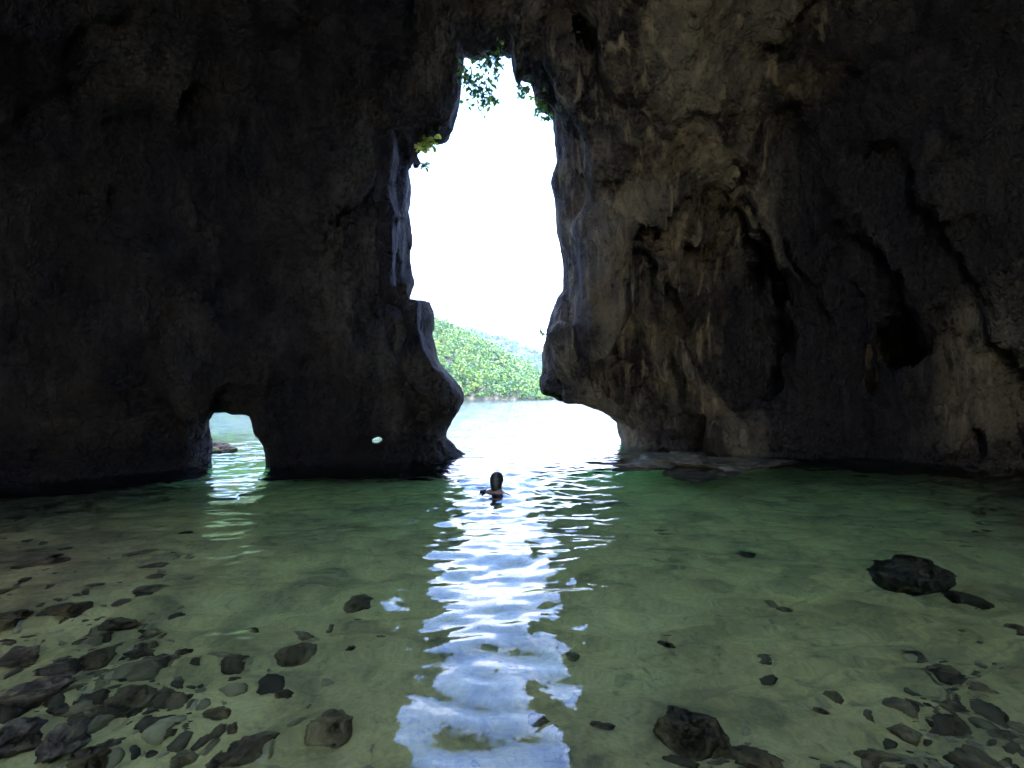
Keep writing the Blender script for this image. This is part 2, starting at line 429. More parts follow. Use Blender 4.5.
# ------------------------------------------------------------------ seabed
def bed_z(x, y):
    x = np.asarray(x, float); y = np.asarray(y, float)
    dep = np.interp(y+3.5*sstep(1, -2, x)*sstep(10.5, 12.5, y), [-12, 1.5, 3, 5, 7, 9.5, 12, 16.5, 19, 40, 4000], [.1, .38, .52, .7, .95, 1.3, 2.2, 2.9, 10, 20, 30])
    left = sstep(-1.6, -4.6, x-.15*y+.6)*sstep(9, 3.5, y)
    dep = dep*(1-.82*left)
    rt = sstep(1.6, 4.2, x)*sstep(3.8, 2.0, y)
    dep = dep*(1-.45*rt)
    ledge = np.exp(-((x-3.3)/1.6)**2-((y-11.3)/1.2)**2)
    fade = sstep(40, 14, y)
    n = .16*perlin(x*.6, y*.6, .3)+.07*perlin(x*1.7, y*1.7, 2.3)+.022*ridged(x*3+.8*perlin(x, y, 5.), y*3, 1.1, 2)
    rp = np.exp(-((x-2.9)/.9)**2-((y-3.7)/.8)**2)+.35*np.exp(-((x-2.4)/1.6)**2-((y-2.9)/1.)**2)+.18
    ph = (y*1.0-x*.35+.35*perlin(x*1.3, y*1.3, 8.))*2*math.pi/.14
    rip = .04*rp*(1-np.abs(np.sin(ph/2)))*sstep(9, 5, y)
    return -dep+n*fade*.75+rip-.15*(1-fade)
def graded(lo, hi, step, far_lo, far_hi, g=1.12):
    a = list(np.arange(lo, hi, step)); s = step
    while a[-1] < far_hi: s *= g; a.append(a[-1]+s)
    s = step; b = []
    cur = lo
    while cur > far_lo: s *= g; cur -= s; b.append(cur)
    return np.array(b[::-1]+a)
def grid_faces(nx, ny):
    i, j = np.meshgrid(np.arange(nx-1), np.arange(ny-1), indexing='ij'); b_ = (i*ny+j).ravel()
    return np.stack([b_, b_+ny, b_+ny+1, b_+1], 1)
bx = graded(-7, 8, .03, -2600, 2600, 1.15); by = graded(1.2, 9, .03, -14, 3600, 1.15)
BX, BY = np.meshgrid(bx, by, indexing='ij')
o = mesh_obj('seabed', np.stack([BX, BY, bed_z(BX, BY)], -1).reshape(-1, 3), grid_faces(len(bx), len(by)), M_sand)
tag(o, kind='structure')

def bed_hit(px, py):
    # where the (refracted) view ray through this pixel meets the bed
    u = (px-512)/F; v = (py-HZ)/F
    y = CAMH/v; x = u*y                     # at the water surface
    L = math.sqrt(u*u+1+v*v); D = np.array([u, 1, -v])/L
    ci = -D[2]*-1; eta = 1/1.333; cosi = -D[2]; k = 1-eta*eta*(1-cosi*cosi)
    R = eta*D+(eta*cosi-math.sqrt(k))*np.array([0, 0, 1])
    p = np.array([x, y, 0.])
    for _ in range(600):
        if p[2] < float(bed_z(p[0], p[1])): break
        p = p+R*.02
    return p

# ------------------------------------------------------------------ water
SWX, SWY = -.24, 7.5
def wave(x, y):
    r = np.hypot(x, y)
    out = sstep(11, 30, y)
    wx_ = x+.25*perlin(x*.8, y*.8, 3.); wy_ = y+.25*perlin(x*.8, y*.8, 9.)
    h = .022*perlin(wx_*.55, wy_*.75, .5)+.023*perlin(wx_*1.35+4, wy_*2.0, 1.5)+.021*perlin(wx_*2.7, wy_*4.2, 2.5)+.0105*perlin(wx_*6, wy_*9, 4.5)+.0022*perlin(wx_*11, wy_*14, 6.5)
    calm = 1.3-.25*sstep(3.5, 8.5, y)
    h = h*calm
    dd = np.hypot(x-SWX, (y-SWY))
    h += .026*np.exp(-(dd/1.1)**2)*np.sin(dd*15+2.5*perlin(x*2, y*2, 4.))*(.35+1.6*np.abs(perlin(x*1.6, y*1.6, 1.)))+.03*np.exp(-(dd/1.1)**2)*perlin(x*5, y*6, 6.)
    rough = np.exp(-((x-1.4)/1.8)**2-((y-9.2)/1.6)**2)
    h += .05*rough*perlin(x*2.4, y*3.6, 7.)+.012*rough*perlin(x*6, y*8, 3.)
    h += out*(.22*perlin(x*.22, y*.4, 8.)+.13*perlin(x*.8, y*1.2, 2.))*sstep(900, 60, y)
    return h
wx_ = graded(-8, 10, .035, -2500, 2500, 1.13); wy_ = graded(1.2, 15, .035, -13, 3500, 1.06)
WX, WY = np.meshgrid(wx_, wy_, indexing='ij'); WZ = wave(WX, WY)
WZ[0, :] = 0; WZ[-1, :] = 0; WZ[:, 0] = 0; WZ[:, -1] = 0
nx, ny = WX.shape
top = np.stack([WX, WY, WZ], -1).reshape(-1, 3); f = grid_faces(nx, ny)
ring = [i*ny for i in range(nx)]+[(nx-1)*ny+j for j in range(1, ny)]+[i*ny+ny-1 for i in range(nx-2, -1, -1)]+[j for j in range(ny-2, 0, -1)]
low = top[ring].copy(); low[:, 2] = -45; nb = len(top); m_ = len(ring)
side = np.array([[ring[(i+1) % m_], ring[i], nb+i, nb+(i+1) % m_] for i in range(m_)])
cen = nb+m_
allv = np.concatenate([top, low, [[0, 100, -45]]])
bot = np.array([[nb+(i+1) % m_, nb+i, cen, cen] for i in range(m_)])
w = mesh_obj('sea_water', allv, np.concatenate([f, side]), M_water)
bm = bmesh.new(); bm.from_mesh(w.data); bm.verts.ensure_lookup_table()
bm.faces.new([bm.verts[nb+i] for i in range(m_)][::1]); bm.faces.ensure_lookup_table(); bm.normal_update()
if bm.faces[0].normal.z < 0: print('WATER normals down')
bm.faces.ensure_lookup_table(); print('bottom normal', bm.faces[-1].normal)
bm.to_mesh(w.data); bm.free()
tag(w, kind='structure')

# ------------------------------------------------------------------ stones
def stone(name, c, size, mat, seed, rot=0., flat=.6, rough=.28, label=None, cat='rock', group=None, sub=4, sharp=1.2):
    bm = bmesh.new(); bmesh.ops.create_icosphere(bm, subdivisions=sub, radius=1)
    off = Vector((seed*3.7, seed*1.3, -seed*2.1))
    for v in bm.verts:
        p = v.co.copy()
        n_ = mnoise.noise(p*sharp+off)*rough*1.6+mnoise.noise(p*sharp*2.3+off)*rough*.7+mnoise.noise(p*6+off)*rough*.28+mnoise.noise(p*13+off)*rough*.12
        # facet planes
        q = p*(1+n_)
        for s in range(0 if mat is M_coral else 5):
            a_ = Vector((math.sin(seed*7+s*2.4), math.cos(seed*5+s*1.7), .5*math.sin(seed+s))).normalized()
            e = q.dot(a_)-.86
            if e > 0: q -= a_*e*.55
        v.co = Vector((q.x*size[0], q.y*size[1], q.z*size[2]*1.0))
    me = bpy.data.meshes.new(name); bm.to_mesh(me); bm.free()
    me.polygons.foreach_set('use_smooth', np.ones(len(me.polygons), dtype=bool)); me.materials.append(mat)
    o = bpy.data.objects.new(name, me); COL.objects.link(o); o.location = c; o.rotation_euler = (0, 0, rot)
    if label: tag(o, label, cat, group)
    return o
def bed_stone(name, px, py, wpx, hpx, mat, label, group=None, rot=0., k=1., cat='rock', lift=.25, rough=.3, sub=4):
    global SEED
    SEED += 1
    if px < 240 and py > 590 and wpx > 30 and group != GS: wpx *= .74; hpx *= .8
    if wpx > 90: lift = .1
    p = bed_hit(px, py+hpx*.25)
    phi = math.atan((px-512)/F); rot -= phi
    a = max(.03, wpx/2/F*p[1]*math.cos(phi))
    lay = hpx/F*p[1]
    hz = max(.03, min(lay*.75, a*.95))
    by_ = max(a*.6, min(a*.95, lay*.7))
    if wpx > 90: a, by_, hz = .30, .46, .42; rough = .26
    return stone(name, (p[0], p[1]+by_*.15, p[2]+hz*lift), (a, by_, hz), mat, SEED, rot, rough=rough, label=label, group=group, cat=cat, sub=sub)
SEED = 3
GA = 'stones lying on the sandy bed left of the reflection'
GB = 'stones at the foot of the left shore'
GC = 'stones and rubble on the bed at lower right'
GS = 'shore rocks heaped in the lower left corner'
GL = 'larger rocks in the foreground water'
L_ = [
 (922,578,100,20,M_coral,'largest boulder on the seabed, dark with algae, at the right',GL,0),
 (968,594,26,20,M_coral,'low dark rock touching the right flank of the largest algae boulder',GL,0),
 (693,730,72,38,M_stone,'smooth rounded black rock near the bottom edge, right of the reflection',GL,0),
 (757,762,64,24,M_stone,'dark rock cut by the bottom edge, right of the smooth black rock',GL,0),
 (718,748,26,20,M_stone2,'small brown stone wedged beside the smooth black rock',GL,0),
 (332,728,52,30,M_stone2,'rounded brown ribbed rock alone near the bottom, left of the reflection',GL,.4),
 (250,750,62,26,M_stone2,'long tilted slab of brown rock at the bottom edge',GL,.5),
 (222,760,30,22,M_stone,'dark stone at the low end of the long tilted slab',GL,.2),
 (293,652,38,18,M_stone2,'wide ribbed brown stone just below a smaller round one',GA,0),
 (303,635,22,13,M_stone2,'small round stone directly above the wide ribbed one',GA,0),
 (252,630,16,14,M_stone,'small pointed stone left of the pair of ribbed stones',GA,0),
 (233,664,20,14,M_stone,'small oval dark stone below the pointed one',GA,0),
 (281,691,19,14,M_stone,'small dark stone midway between the ribbed pair and the brown ribbed rock',GA,0),
 (177,697,38,32,M_stone,'knobbly black stone beside the dark mound, lower left',GA,0),
 (213,712,26,18,M_stone,'dark stone right of the knobbly black stone',GA,.5),
 (228,728,16,11,M_stone,'tiny stone under the dark stone, lower left',GA,.5),
 (176,608,18,26,M_stone,'narrow dark stone standing end on toward the camera, left side',GA,1.2),
 (184,649,22,12,M_stone,'small round dark stone at the tip of the brown rubble patch',GA,0),
 (137,552,36,9,M_stone,'flat dark stone, farthest of the row along the left shallows',GB,0),
 (150,565,28,8,M_stone,'flat dark stone second in the row along the left shallows',GB,0),
 (152,575,18,8,M_stone,'small stone third in the row along the left shallows',GB,0),
 (147,588,40,13,M_stone2,'wide brown stone, nearest of the row along the left shallows',GB,0),
 (185,532,15,6,M_stone,'tiny dark stone alone beyond the row, in front of the small arch',GB,0),
 (350,647,12,14,M_stone,'tiny dark stone alone just left of the reflection',GA,0),
 (358,600,26,14,M_stone2,'low half buried stone left of the reflection, above the tiny dark one',GA,.6),
 (115,622,54,26,M_stone,'broad dark slab behind the brown rubble, left side',GB,.2),
 (148,630,34,18,M_stone2,'pale brown broken stone in the rubble patch, left side',GB,.3),
 (135,652,44,18,M_stone,'dark flat stone in the middle of the rubble patch, left side',GB,0),
 (165,660,28,14,M_stone2,'brown stone at the right of the rubble patch',GB,.2),
 (150,672,36,13,M_stone2,'flat brown stone under the rubble patch',GB,0),
 (120,700,76,60,M_stone,'big blackish mound in the lower left water',GB,0),
 (95,655,50,30,M_stone,'dark rock left of the rubble patch',GB,.3),
 (60,610,70,30,M_stone,'dark low rock in the left shallows behind the shore',GB,.2),
 (40,560,60,16,M_stone,'flat dark rock near the foot of the left cave wall',GB,0),
 (180,755,40,24,M_stone2,'brown stone at the bottom edge left of the long slab',GB,0),
 (786,607,20,11,M_stone,'small dark stone alone in the green middle of the right water',GC,0),
 (770,601,14,8,M_stone2,'faint little stone beside the lone dark stone, right water',GC,0),
 (668,641,20,11,M_stone,'small flat stone right of the reflection, above the smooth black rock',GC,0),
 (573,652,12,12,M_stone,'tiny dark stone at the right rim of the reflection',GC,0),
 (601,724,26,9,M_stone,'thin flat stone at lower right rim of the reflection',GC,0),
 (833,692,18,9,M_stone,'small dark stone in front of the rippled sand',GC,.3),
 (820,706,20,10,M_stone2,'half buried brown stone near the small dark one, by the rippled sand',GC,0),
 (742,549,20,6,M_stone,'thin dark stone far out in the green water at the right',GC,0),
 (667,531,20,5,M_stone,'thin dark stone just inside the shelf, farthest in the green water',GC,0),
 (920,655,18,10,M_stone,'small stone on the rippled sand nearest under the largest boulder',GC,0),
 (947,668,26,15,M_stone2,'brown stone on the right part of the rippled sand',GC,0),
 (902,703,30,16,M_stone2,'stone at the lower left end of the right rubble',GC,.2),
 (906,726,32,20,M_stone2,'pale topped stone below the right rubble',GC,.3),
 (956,701,38,22,M_stone,'dark round stone in the middle of the right rubble',GC,0),
 (952,723,32,18,M_stone,'dark stone at the lower end of the right rubble',GC,.2),
 (1002,727,38,30,M_stone2,'smooth greyish stone in the lower right corner',GC,0),
 (1021,625,20,18,M_stone,'dark stone cut by the right edge of the photo',GC,0),
 (880,755,50,20,M_stone2,'low brown rock at the bottom edge, right side',GC,0),
 (985,762,60,26,M_stone2,'brown rock at the bottom right corner edge',GC,0),
]
for px, py, w_, h_, mt, lb, gp, rt in L_:
    bed_stone('boulder' if w_ > 45 else 'stone', px, py, w_, h_, mt, lb, gp, rt, sub=5 if w_ > 60 else 4, rough=.42 if mt is M_coral else .3)
# shore rocks, lower left corner, breaking the surface
SH = [(14,655,50,34,'reddish brown shore rock at the left edge, topmost of the heap',M_shore),
 (30,695,64,36,'pale topped shore rock at the left edge',M_shore),
 (8,735,56,48,'dark shore rock at the left edge, low in the corner',M_shore),
 (62,742,60,40,'brown shore rock right of the corner rock, at the bottom edge',M_shore),
 (60,668,36,20,'small reddish stone right of the shore heap',M_shore),
 (90,760,40,26,'dark stone at the bottom edge beside the shore heap',M_stone),
 (10,618,40,22,'low dark rock at the left edge above the shore heap',M_stone),
 (58,712,24,14,'small flat stone between the big shore rocks',M_shore)]
for px, py, w_, h_, lb, mt in SH:
    bed_stone('shore_rock', px, py, w_, h_, mt, lb, GS, .3, lift=.8, rough=.4)
def pebbles():
    R_ = random.Random(5); V_ = []; F_ = []
    bm = bmesh.new(); bmesh.ops.create_icosphere(bm, subdivisions=2, radius=1)
    bv0 = [v.co.copy() for v in bm.verts]; bf0 = [[v.index for v in f.verts] for f in bm.faces]; bm.free()
    cl = [(140,650,60,40,230),(60,650,70,80,330),(110,720,80,50,260),(950,690,50,45,200),(965,730,60,40,170),(985,520,40,30,120),(200,720,60,50,90),
          (700,745,60,20,70),(30,560,50,40,120),(600,680,330,80,60),(290,660,60,50,30),(150,580,50,30,60),(900,760,120,20,90)]
    for cx, cy_, sx, sy, n_ in cl:
        for i in range(int(n_*.38)):
            px, py = cx+R_.gauss(0, .6)*sx, cy_+R_.gauss(0, .6)*sy
            if py < 480 or py > 800 or px < -60 or px > 1090: continue
            v_ = (py-HZ)/F; Y = CAMH/v_*1.12; X = (px-512)/F*Y
            s_ = min(.085, math.exp(R_.gauss(-3.7, .55))); Z = float(bed_z(X, Y))
            k = len(V_); a_ = R_.uniform(0, 6.3); ca, sa = math.cos(a_), math.sin(a_); o_ = Vector((i*1.7, cx, cy_))
            ex, ey, ez = s_*R_.uniform(.8, 1.5), s_*R_.uniform(.6, 1), s_*R_.uniform(.4, .7)
            for p in bv0:
                q = p*(1+.5*mnoise.noise(p*1.3+o_)); xx, yy, zz = q.x*ex, q.y*ey, q.z*ez
                V_.append((X+xx*ca-yy*sa, Y+xx*sa+yy*ca, Z+zz+ez*.2))
            F_ += [[a+k for a in f] for f in bf0]
    m, *_ = newmat('pebble_stone'); g = G(m); rr = g.geo()['Random Per Island']
    c = g.ramp(rr, [(0, (.06, .04, .018)), (.4, (.17, .115, .05)), (.75, (.32, .23, .11)), (1, (.5, .38, .2))])
    c = g.mix(.6, c, g.ramp(g.noise(g.geo()['Position'], 25, 5), [(.35, (.4, .4, .4)), (.6, (1, 1, 1))]), 'MULTIPLY')
    g.principled(c, .85)
    o = mesh_obj('pebbles', np.array(V_), np.array(F_), m); tag(o, 'loose pebbles and broken rubble scattered over the sandy bed', 'pebbles', None, 'stuff')
pebbles()
# rock shelf awash by the right buttress
M_shelf = stone_material('weedy_shelf', (.03, .028, .015), (.11, .095, .045), (.25, .21, .12), 3)
def shelf():
    y_ = CAMH*F/(466-HZ)
    stone('rock_shelf', (3.9, 11.0, -.13), (1.5, 1.7, .2), M_shelf, 77, -.25, rough=.5, sub=5, sharp=2.2,
          label='flat brown rock shelf awash just in front of the right wall', cat='rock shelf')
    stone('rock_shelf', ((640-512)/F*11.2, 10.6, -.1), (.9, .4, .1), M_stone, 81, .1, rough=.45, sub=4,sharp=2.2,
          label='low dark rock awash in the rough water beside the swimmer side of the shelf', cat='rock shelf')
shelf()
y_ = 13.0
stone('sea_rock', ((217-512)/F*y_, y_, .02), (.45, .4, .2), M_stone, 91, 0, rough=.35,
      label='low dark rock in the bright water seen through the small arch', cat='rock')

# ------------------------------------------------------------------ swimmer
def skin_mesh(name, verts, edges, rad, mat, parent, root=0, sub=2):
    me = bpy.data.meshes.new(name); me.from_pydata(verts, edges, []); me.update()
    o = bpy.data.objects.new(name, me); COL.objects.link(o); o.parent = parent
    sk = o.modifiers.new('skin', 'SKIN'); sk.use_smooth_shade = True
    for i, r in enumerate(rad):
        d_ = me.skin_vertices[0].data[i]; d_.radius = (r, r) if not hasattr(r, '__len__') else r
        d_.use_root = (i == root)
    s = o.modifiers.new('sub', 'SUBSURF'); s.levels = sub; s.render_levels = sub
    me.materials.append(mat); return o
def simple(name, col, rough=.5):
    m, *_ = newmat(name); g = G(m); P = g.geo()['Position']
    c = g.mix(.25, col, g.ramp(g.noise(P, 22, 4), [(.3, (.5, .5, .5)), (.7, (1, 1, 1))]), 'MULTIPLY')
    g.principled(c, rough); return m
M_skin = simple('tanned_skin', (.22, .13, .09), .4); M_hair = simple('wet_black_hair', (.012, .011, .011), .6)
M_rash = simple('dark_rash_shirt', (.012, .014, .026), .6)
pr = empty('person', (SWX+.02, SWY, -.005)); pr.scale = (1., 1., 1.); pr.rotation_euler = (0, 0, math.radians(62))
tag(pr, 'swimmer with dark wet hair, only head and shoulder tops above the water', 'person')
bv = [(-.30,0,-.62),(-.22,0,-.40),(-.12,0,-.18),(-.03,0,-.03),(.0,0,.055),(.015,0,.125),(.02,0,.185),(.01,0,.245),   # pelvis..crown
      (-.05,-.17,-.035),(.02,-.33,-.12),(.22,-.36,-.13),(.30,-.355,-.11),       # near arm
      (-.03,.17,-.03),(.09,.31,-.05),(.26,.34,-.015),(.34,.34,.012),              # far arm, lifted
      (-.32,-.1,-.68),(-.34,-.13,-1.1),(-.6,-.13,-1.35),(-.32,.1,-.68),(-.2,.13,-1.08),(-.48,.14,-1.4)]
be = [(0,1),(1,2),(2,3),(3,4),(4,5),(5,6),(6,7),(3,8),(8,9),(9,10),(10,11),(3,12),(12,13),(13,14),(14,15),(0,16),(16,17),(17,18),(0,19),(19,20),(20,21)]
bz_ = [-.62]
br = [(.15,.12),(.13,.10),(.16,.11),(.13,.10),(.068,.068),(.075,.082),(.078,.094),(.05,.06),.065,.045,.032,.024,.065,.045,.032,.024,.08,.06,.04,.08,.06,.04]
skin_mesh('body', bv, be, br, M_skin, pr)
def fingers(w_, dx, up, tag_):
    vs = []; es = []; rr = []
    for i in range(5):
        b0 = len(vs); s_ = (i-2)*.02
        ln = (.062, .078, .085, .076, .055)[i]
        if i == 0:
            pts = [(w_[0], w_[1], w_[2]), (w_[0]+.03, w_[1]-.04, w_[2]), (w_[0]+.06, w_[1]-.06, w_[2]+.005)]
        else:
            pts = [(w_[0]+.01, w_[1]+s_*.6, w_[2]), (w_[0]+.06, w_[1]+s_, w_[2]+up), (w_[0]+.06+ln*.55, w_[1]+s_*1.25, w_[2]+up), (w_[0]+.06+ln, w_[1]+s_*1.3, w_[2]+up-.018)]
        vs += pts; es += [(b0+q, b0+q+1) for q in range(len(pts)-1)]; rr += [.014]+[.009]*(len(pts)-1)
    return vs, es, rr
fv, fe, fr_ = fingers((.34, .34, .012), 1, .005, '')
# fingers are separate chains of one hand mesh
hd = skin_mesh('hand', fv, fe, fr_, M_skin, pr, 0, 1)
for i_, d_ in enumerate(hd.data.skin_vertices[0].data): d_.use_root = i_ in (0, 3, 7, 11, 15)
# shirt: a slightly larger skin over the trunk and shoulders
skin_mesh('shirt', [bv[i] for i in (0,1,2,3,8,9,12,13)], [(0,1),(1,2),(2,3),(3,4),(4,5),(3,6),(6,7)],
          [(.16,.13),(.14,.11),(.172,.122),(.13,.10),.077,.056,.077,.056], M_rash, pr)
def hair():
    bm = bmesh.new(); bmesh.ops.create_uvsphere(bm, u_segments=28, v_segments=18, radius=1)
    for v in bm.verts:
        p = v.co.copy(); k = 1+.05*mnoise.noise(p*5)
        v.co = Vector((.012+p.x*.108*k-.012, p.y*.1*k, .2+p.z*.118*k))
        if p.x > .2 and p.z < .45: v.co.x -= .05*(p.x-.2)/.8*1.6
        if p.z < -.2: v.co.z -= .10*(-p.z-.2)/.8; v.co.x = v.co.x*.8-.03; v.co.y *= .9
    me = bpy.data.meshes.new('hair'); bm.to_mesh(me); bm.free()
    me.polygons.foreach_set('use_smooth', np.ones(len(me.polygons), dtype=bool)); me.materials.append(M_hair)
    o = bpy.data.objects.new('hair', me); COL.objects.link(o); o.parent = pr
hair()

# ------------------------------------------------------------------ plants round the mouth
M_leafd = leaf_material('rim_leaf', [(0, (.05, .14, .02)), (.5, (.10, .24, .03)), (1, (.2, .34, .05))], .65)
M_leafy = leaf_material('yellow_rim_leaf', [(0, (.16, .24, .02)), (.5, (.32, .40, .04)), (1, (.45, .5, .08))], .65)
M_twig = simple('twig_bark', (.06, .045, .03), .9)
def tube_mesh(paths, name, parent, mat):
    vs = []; fs = []
    for pts, r0, r1 in paths:
        n_ = len(pts); k = 5
        for i, p in enumerate(pts):
            d_ = (Vector(pts[min(i+1, n_-1)])-Vector(pts[max(i-1, 0)])).normalized()
            a_ = d_.orthogonal().normalized(); b_ = d_.cross(a_); r = r0+(r1-r0)*i/(n_-1)
            b0 = len(vs) if i == 0 else b0
            for q in range(k):
                an = 2*math.pi*q/k; c_ = Vector(p)+(a_*math.cos(an)+b_*math.sin(an))*r; vs.append(tuple(c_))
            if i:
                for q in range(k): fs.append((b0+(i-1)*k+q, b0+(i-1)*k+(q+1) % k, b0+i*k+(q+1) % k, b0+i*k+q))
    return mesh_obj(name, vs, fs, mat, parent)
def rim_plant(name, pts_px, spread, nl, leafsize, mat, label, cat, seed, off=T):
    R_ = random.Random(seed)
    base = Vector(to_wall(*pts_px[0], off)); y_ = base.y-.05
    main = [Vector(((a-512)/F*y_, y_+.05*R_.uniform(-1, 1), CAMH+(HZ-b)/F*y_))-base for a, b in pts_px]
    e = empty(name, base); tag(e, label, cat, 'plants growing from the rim of the main opening')
    path = []
    for i in range(len(main)-1):
        for q in range(4): path.append(main[i].lerp(main[i+1], q/4)+Vector((R_.uniform(-1, 1), R_.uniform(-1, 1), R_.uniform(-1, 1)))*.015)
    path.append(main[-1]); paths = [(path, .016, .006)]
    tips = []
    for i in range(max(4, nl//14)):
        s0 = path[R_.randrange(len(path)//3, len(path))]
        d_ = Vector((R_.gauss(0, 1), R_.gauss(0, .8), R_.gauss(-.15, .8)))*spread*.55
        bp = [s0+d_*q/4+Vector((0, 0, -.04*(q/4)**2)) for q in range(5)]
        paths.append((bp, .006, .002)); tips += bp[1:]*2
    tube_mesh(paths, 'stem', e, M_twig)
    lv = []; lf = []
    for i in range(nl):
        p = tips[R_.randrange(len(tips))]+Vector((R_.gauss(0, 1), R_.gauss(0, 1), R_.gauss(0, 1)))*spread*.12
        a_ = Vector((R_.gauss(0, 1), R_.gauss(0, 1), R_.gauss(-.5, .7))).normalized(); b_ = a_.orthogonal().normalized()
        b_ = (b_*math.cos(i)+a_.cross(b_)*math.sin(i)); L = leafsize*R_.uniform(.6, 1.2); W = L*.3; n_ = a_.cross(b_)*L*.12
        k = len(lv)
        lv += [p, p+a_*L*.3+b_*W+n_, p+a_*L*.7+b_*W*.8+n_, p+a_*L, p+a_*L*.7-b_*W*.8+n_, p+a_*L*.3-b_*W+n_]
        lf += [(k, k+1, k+2, k+3), (k, k+3, k+4, k+5)]
    mesh_obj('leaves', lv, lf, mat, e, smooth=False)
rim_plant('hanging_branch', [(461,50),(464,72),(472,85),(482,88)], .45, 240, .12, M_leafd, 'leafy green branch hanging across the upper left corner of the opening', 'plant', 1)
rim_plant('hanging_branch', [(478,50),(484,56),(500,58)], .36, 150, .11, M_leafd, 'low fringe of leaves along the very top of the opening', 'plant', 2)
rim_plant('hanging_branch', [(488,86),(492,94),(495,104)], .12, 26, .11, M_leafd, 'small sprig dangling below the upper left branch', 'plant', 9)
rim_plant('hanging_branch', [(536,88),(533,84),(524,88),(518,96)], .26, 90, .1, M_leafd, 'sparse sprig beside the stalactite at the top right of the opening', 'plant', 3)
rim_plant('rim_shrub', [(552,98),(545,101),(540,106)], .26, 130, .11, M_leafd, 'round leafy tuft on the upper right rim of the opening', 'plant', 4)
rim_plant('rim_shrub', [(557,120),(552,117),(545,118)], .17, 50, .1, M_leafd, 'ragged tuft just under the round one, on the right rim', 'plant', 5)
rim_plant('rim_shrub', [(414,142),(424,141),(431,143)], .26, 120, .13, M_leafy, 'yellow green tuft in the notch of the left rim', 'plant', 6)
rim_plant('rim_shrub', [(412,164),(420,164),(426,163)], .14, 34, .1, M_leafy, 'thin sprig below the yellow green tuft on the left rim', 'plant', 7)
rim_plant('rim_shrub', [(549,336),(543,333),(540,331)], .08, 22, .09, M_leafy, 'tiny yellow tuft on the nose of the right rim, level with the far hill', 'plant', 8)
rim_plant('rim_shrub', [(408,303),(410,298)], .07, 20, .08, M_leafd, 'tiny dark tuft on the shoulder of the left pillar', 'plant', 12)

# ------------------------------------------------------------------ far shore
M_hill = stone_material('hill_soil', (.03, .045, .015), (.05, .07, .02), (.09, .1, .04), .2)
M_cliff = stone_material('pale_cliff', (.02, .03, .01), (.045, .05, .025), (.2, .18, .14), .5)
def ridge_h(prof, u): return np.interp(u, [p[0] for p in prof], [p[1] for p in prof])
def hill(name, dist, prof, depth, seed, mat):
    us = np.linspace(prof[0][0], prof[-1][0], 420); ts = np.linspace(0, 1, 60)
    U, Tt = np.meshgrid(us, ts, indexing='ij')
    D = dist+depth*Tt+ (dist*.03)*perlin(U*6+seed, 0*U, 0*U)
    H = ridge_h(prof, U)*(dist+depth)*sstep(0, 1, np.clip(Tt*1.25, 0, 1)**.62)
    H += (H > .5)*dist*.02*fbm(U*14+seed, Tt*4, U*0+seed, 4)
    H -= .02*dist*(1-np.clip(Tt*12, 0, 1))
    X = U*D; v = np.stack([X, D, H-.5], -1).reshape(-1, 3)
    o = mesh_obj(name, v, grid_faces(len(us), len(ts)), mat); tag(o, kind='structure')
    return X, D, H, U, Tt
def pr_(l): return [((a-512)/F, max(0, (HZ-b))/F) for a, b in l]
near = hill('hill_near', 120, pr_([(-900,120),(-300,120),(0,235),(200,280),(330,300),(400,310),(432,325),(455,331),(480,345),(505,360),(535,376),(556,394),(575,396)]), 48, 3, M_cliff)
far = hill('hill_far', 420, pr_([(200,330),(400,325),(440,332),(470,334),(500,344),(530,354),(560,364),(700,378),(860,388),(900,396)]), 140, 9, M_hill)
M_for = leaf_material('forest_leaf', [(0, (.012, .05, .010)), (.35, (.035, .115, .012)), (.7, (.085, .18, .015)), (1, (.17, .24, .02))], .25)
def _tint():
    g = G(M_for); P = g.geo()['Position']; p = [n for n in g.n if n.type == 'BSDF_PRINCIPLED'][0]
    src = p.inputs['Base Color'].links[0].from_socket
    t = g.ramp(g.noise(P, .35, 4, .6), [(.38, (.35, .6, .75)), (.5, (.9, .95, .8)), (.62, (1.6, 1.25, .6))])
    c = g.mix(1, src, t, 'MULTIPLY'); g.l.new(c, p.inputs['Base Color'])
_tint()
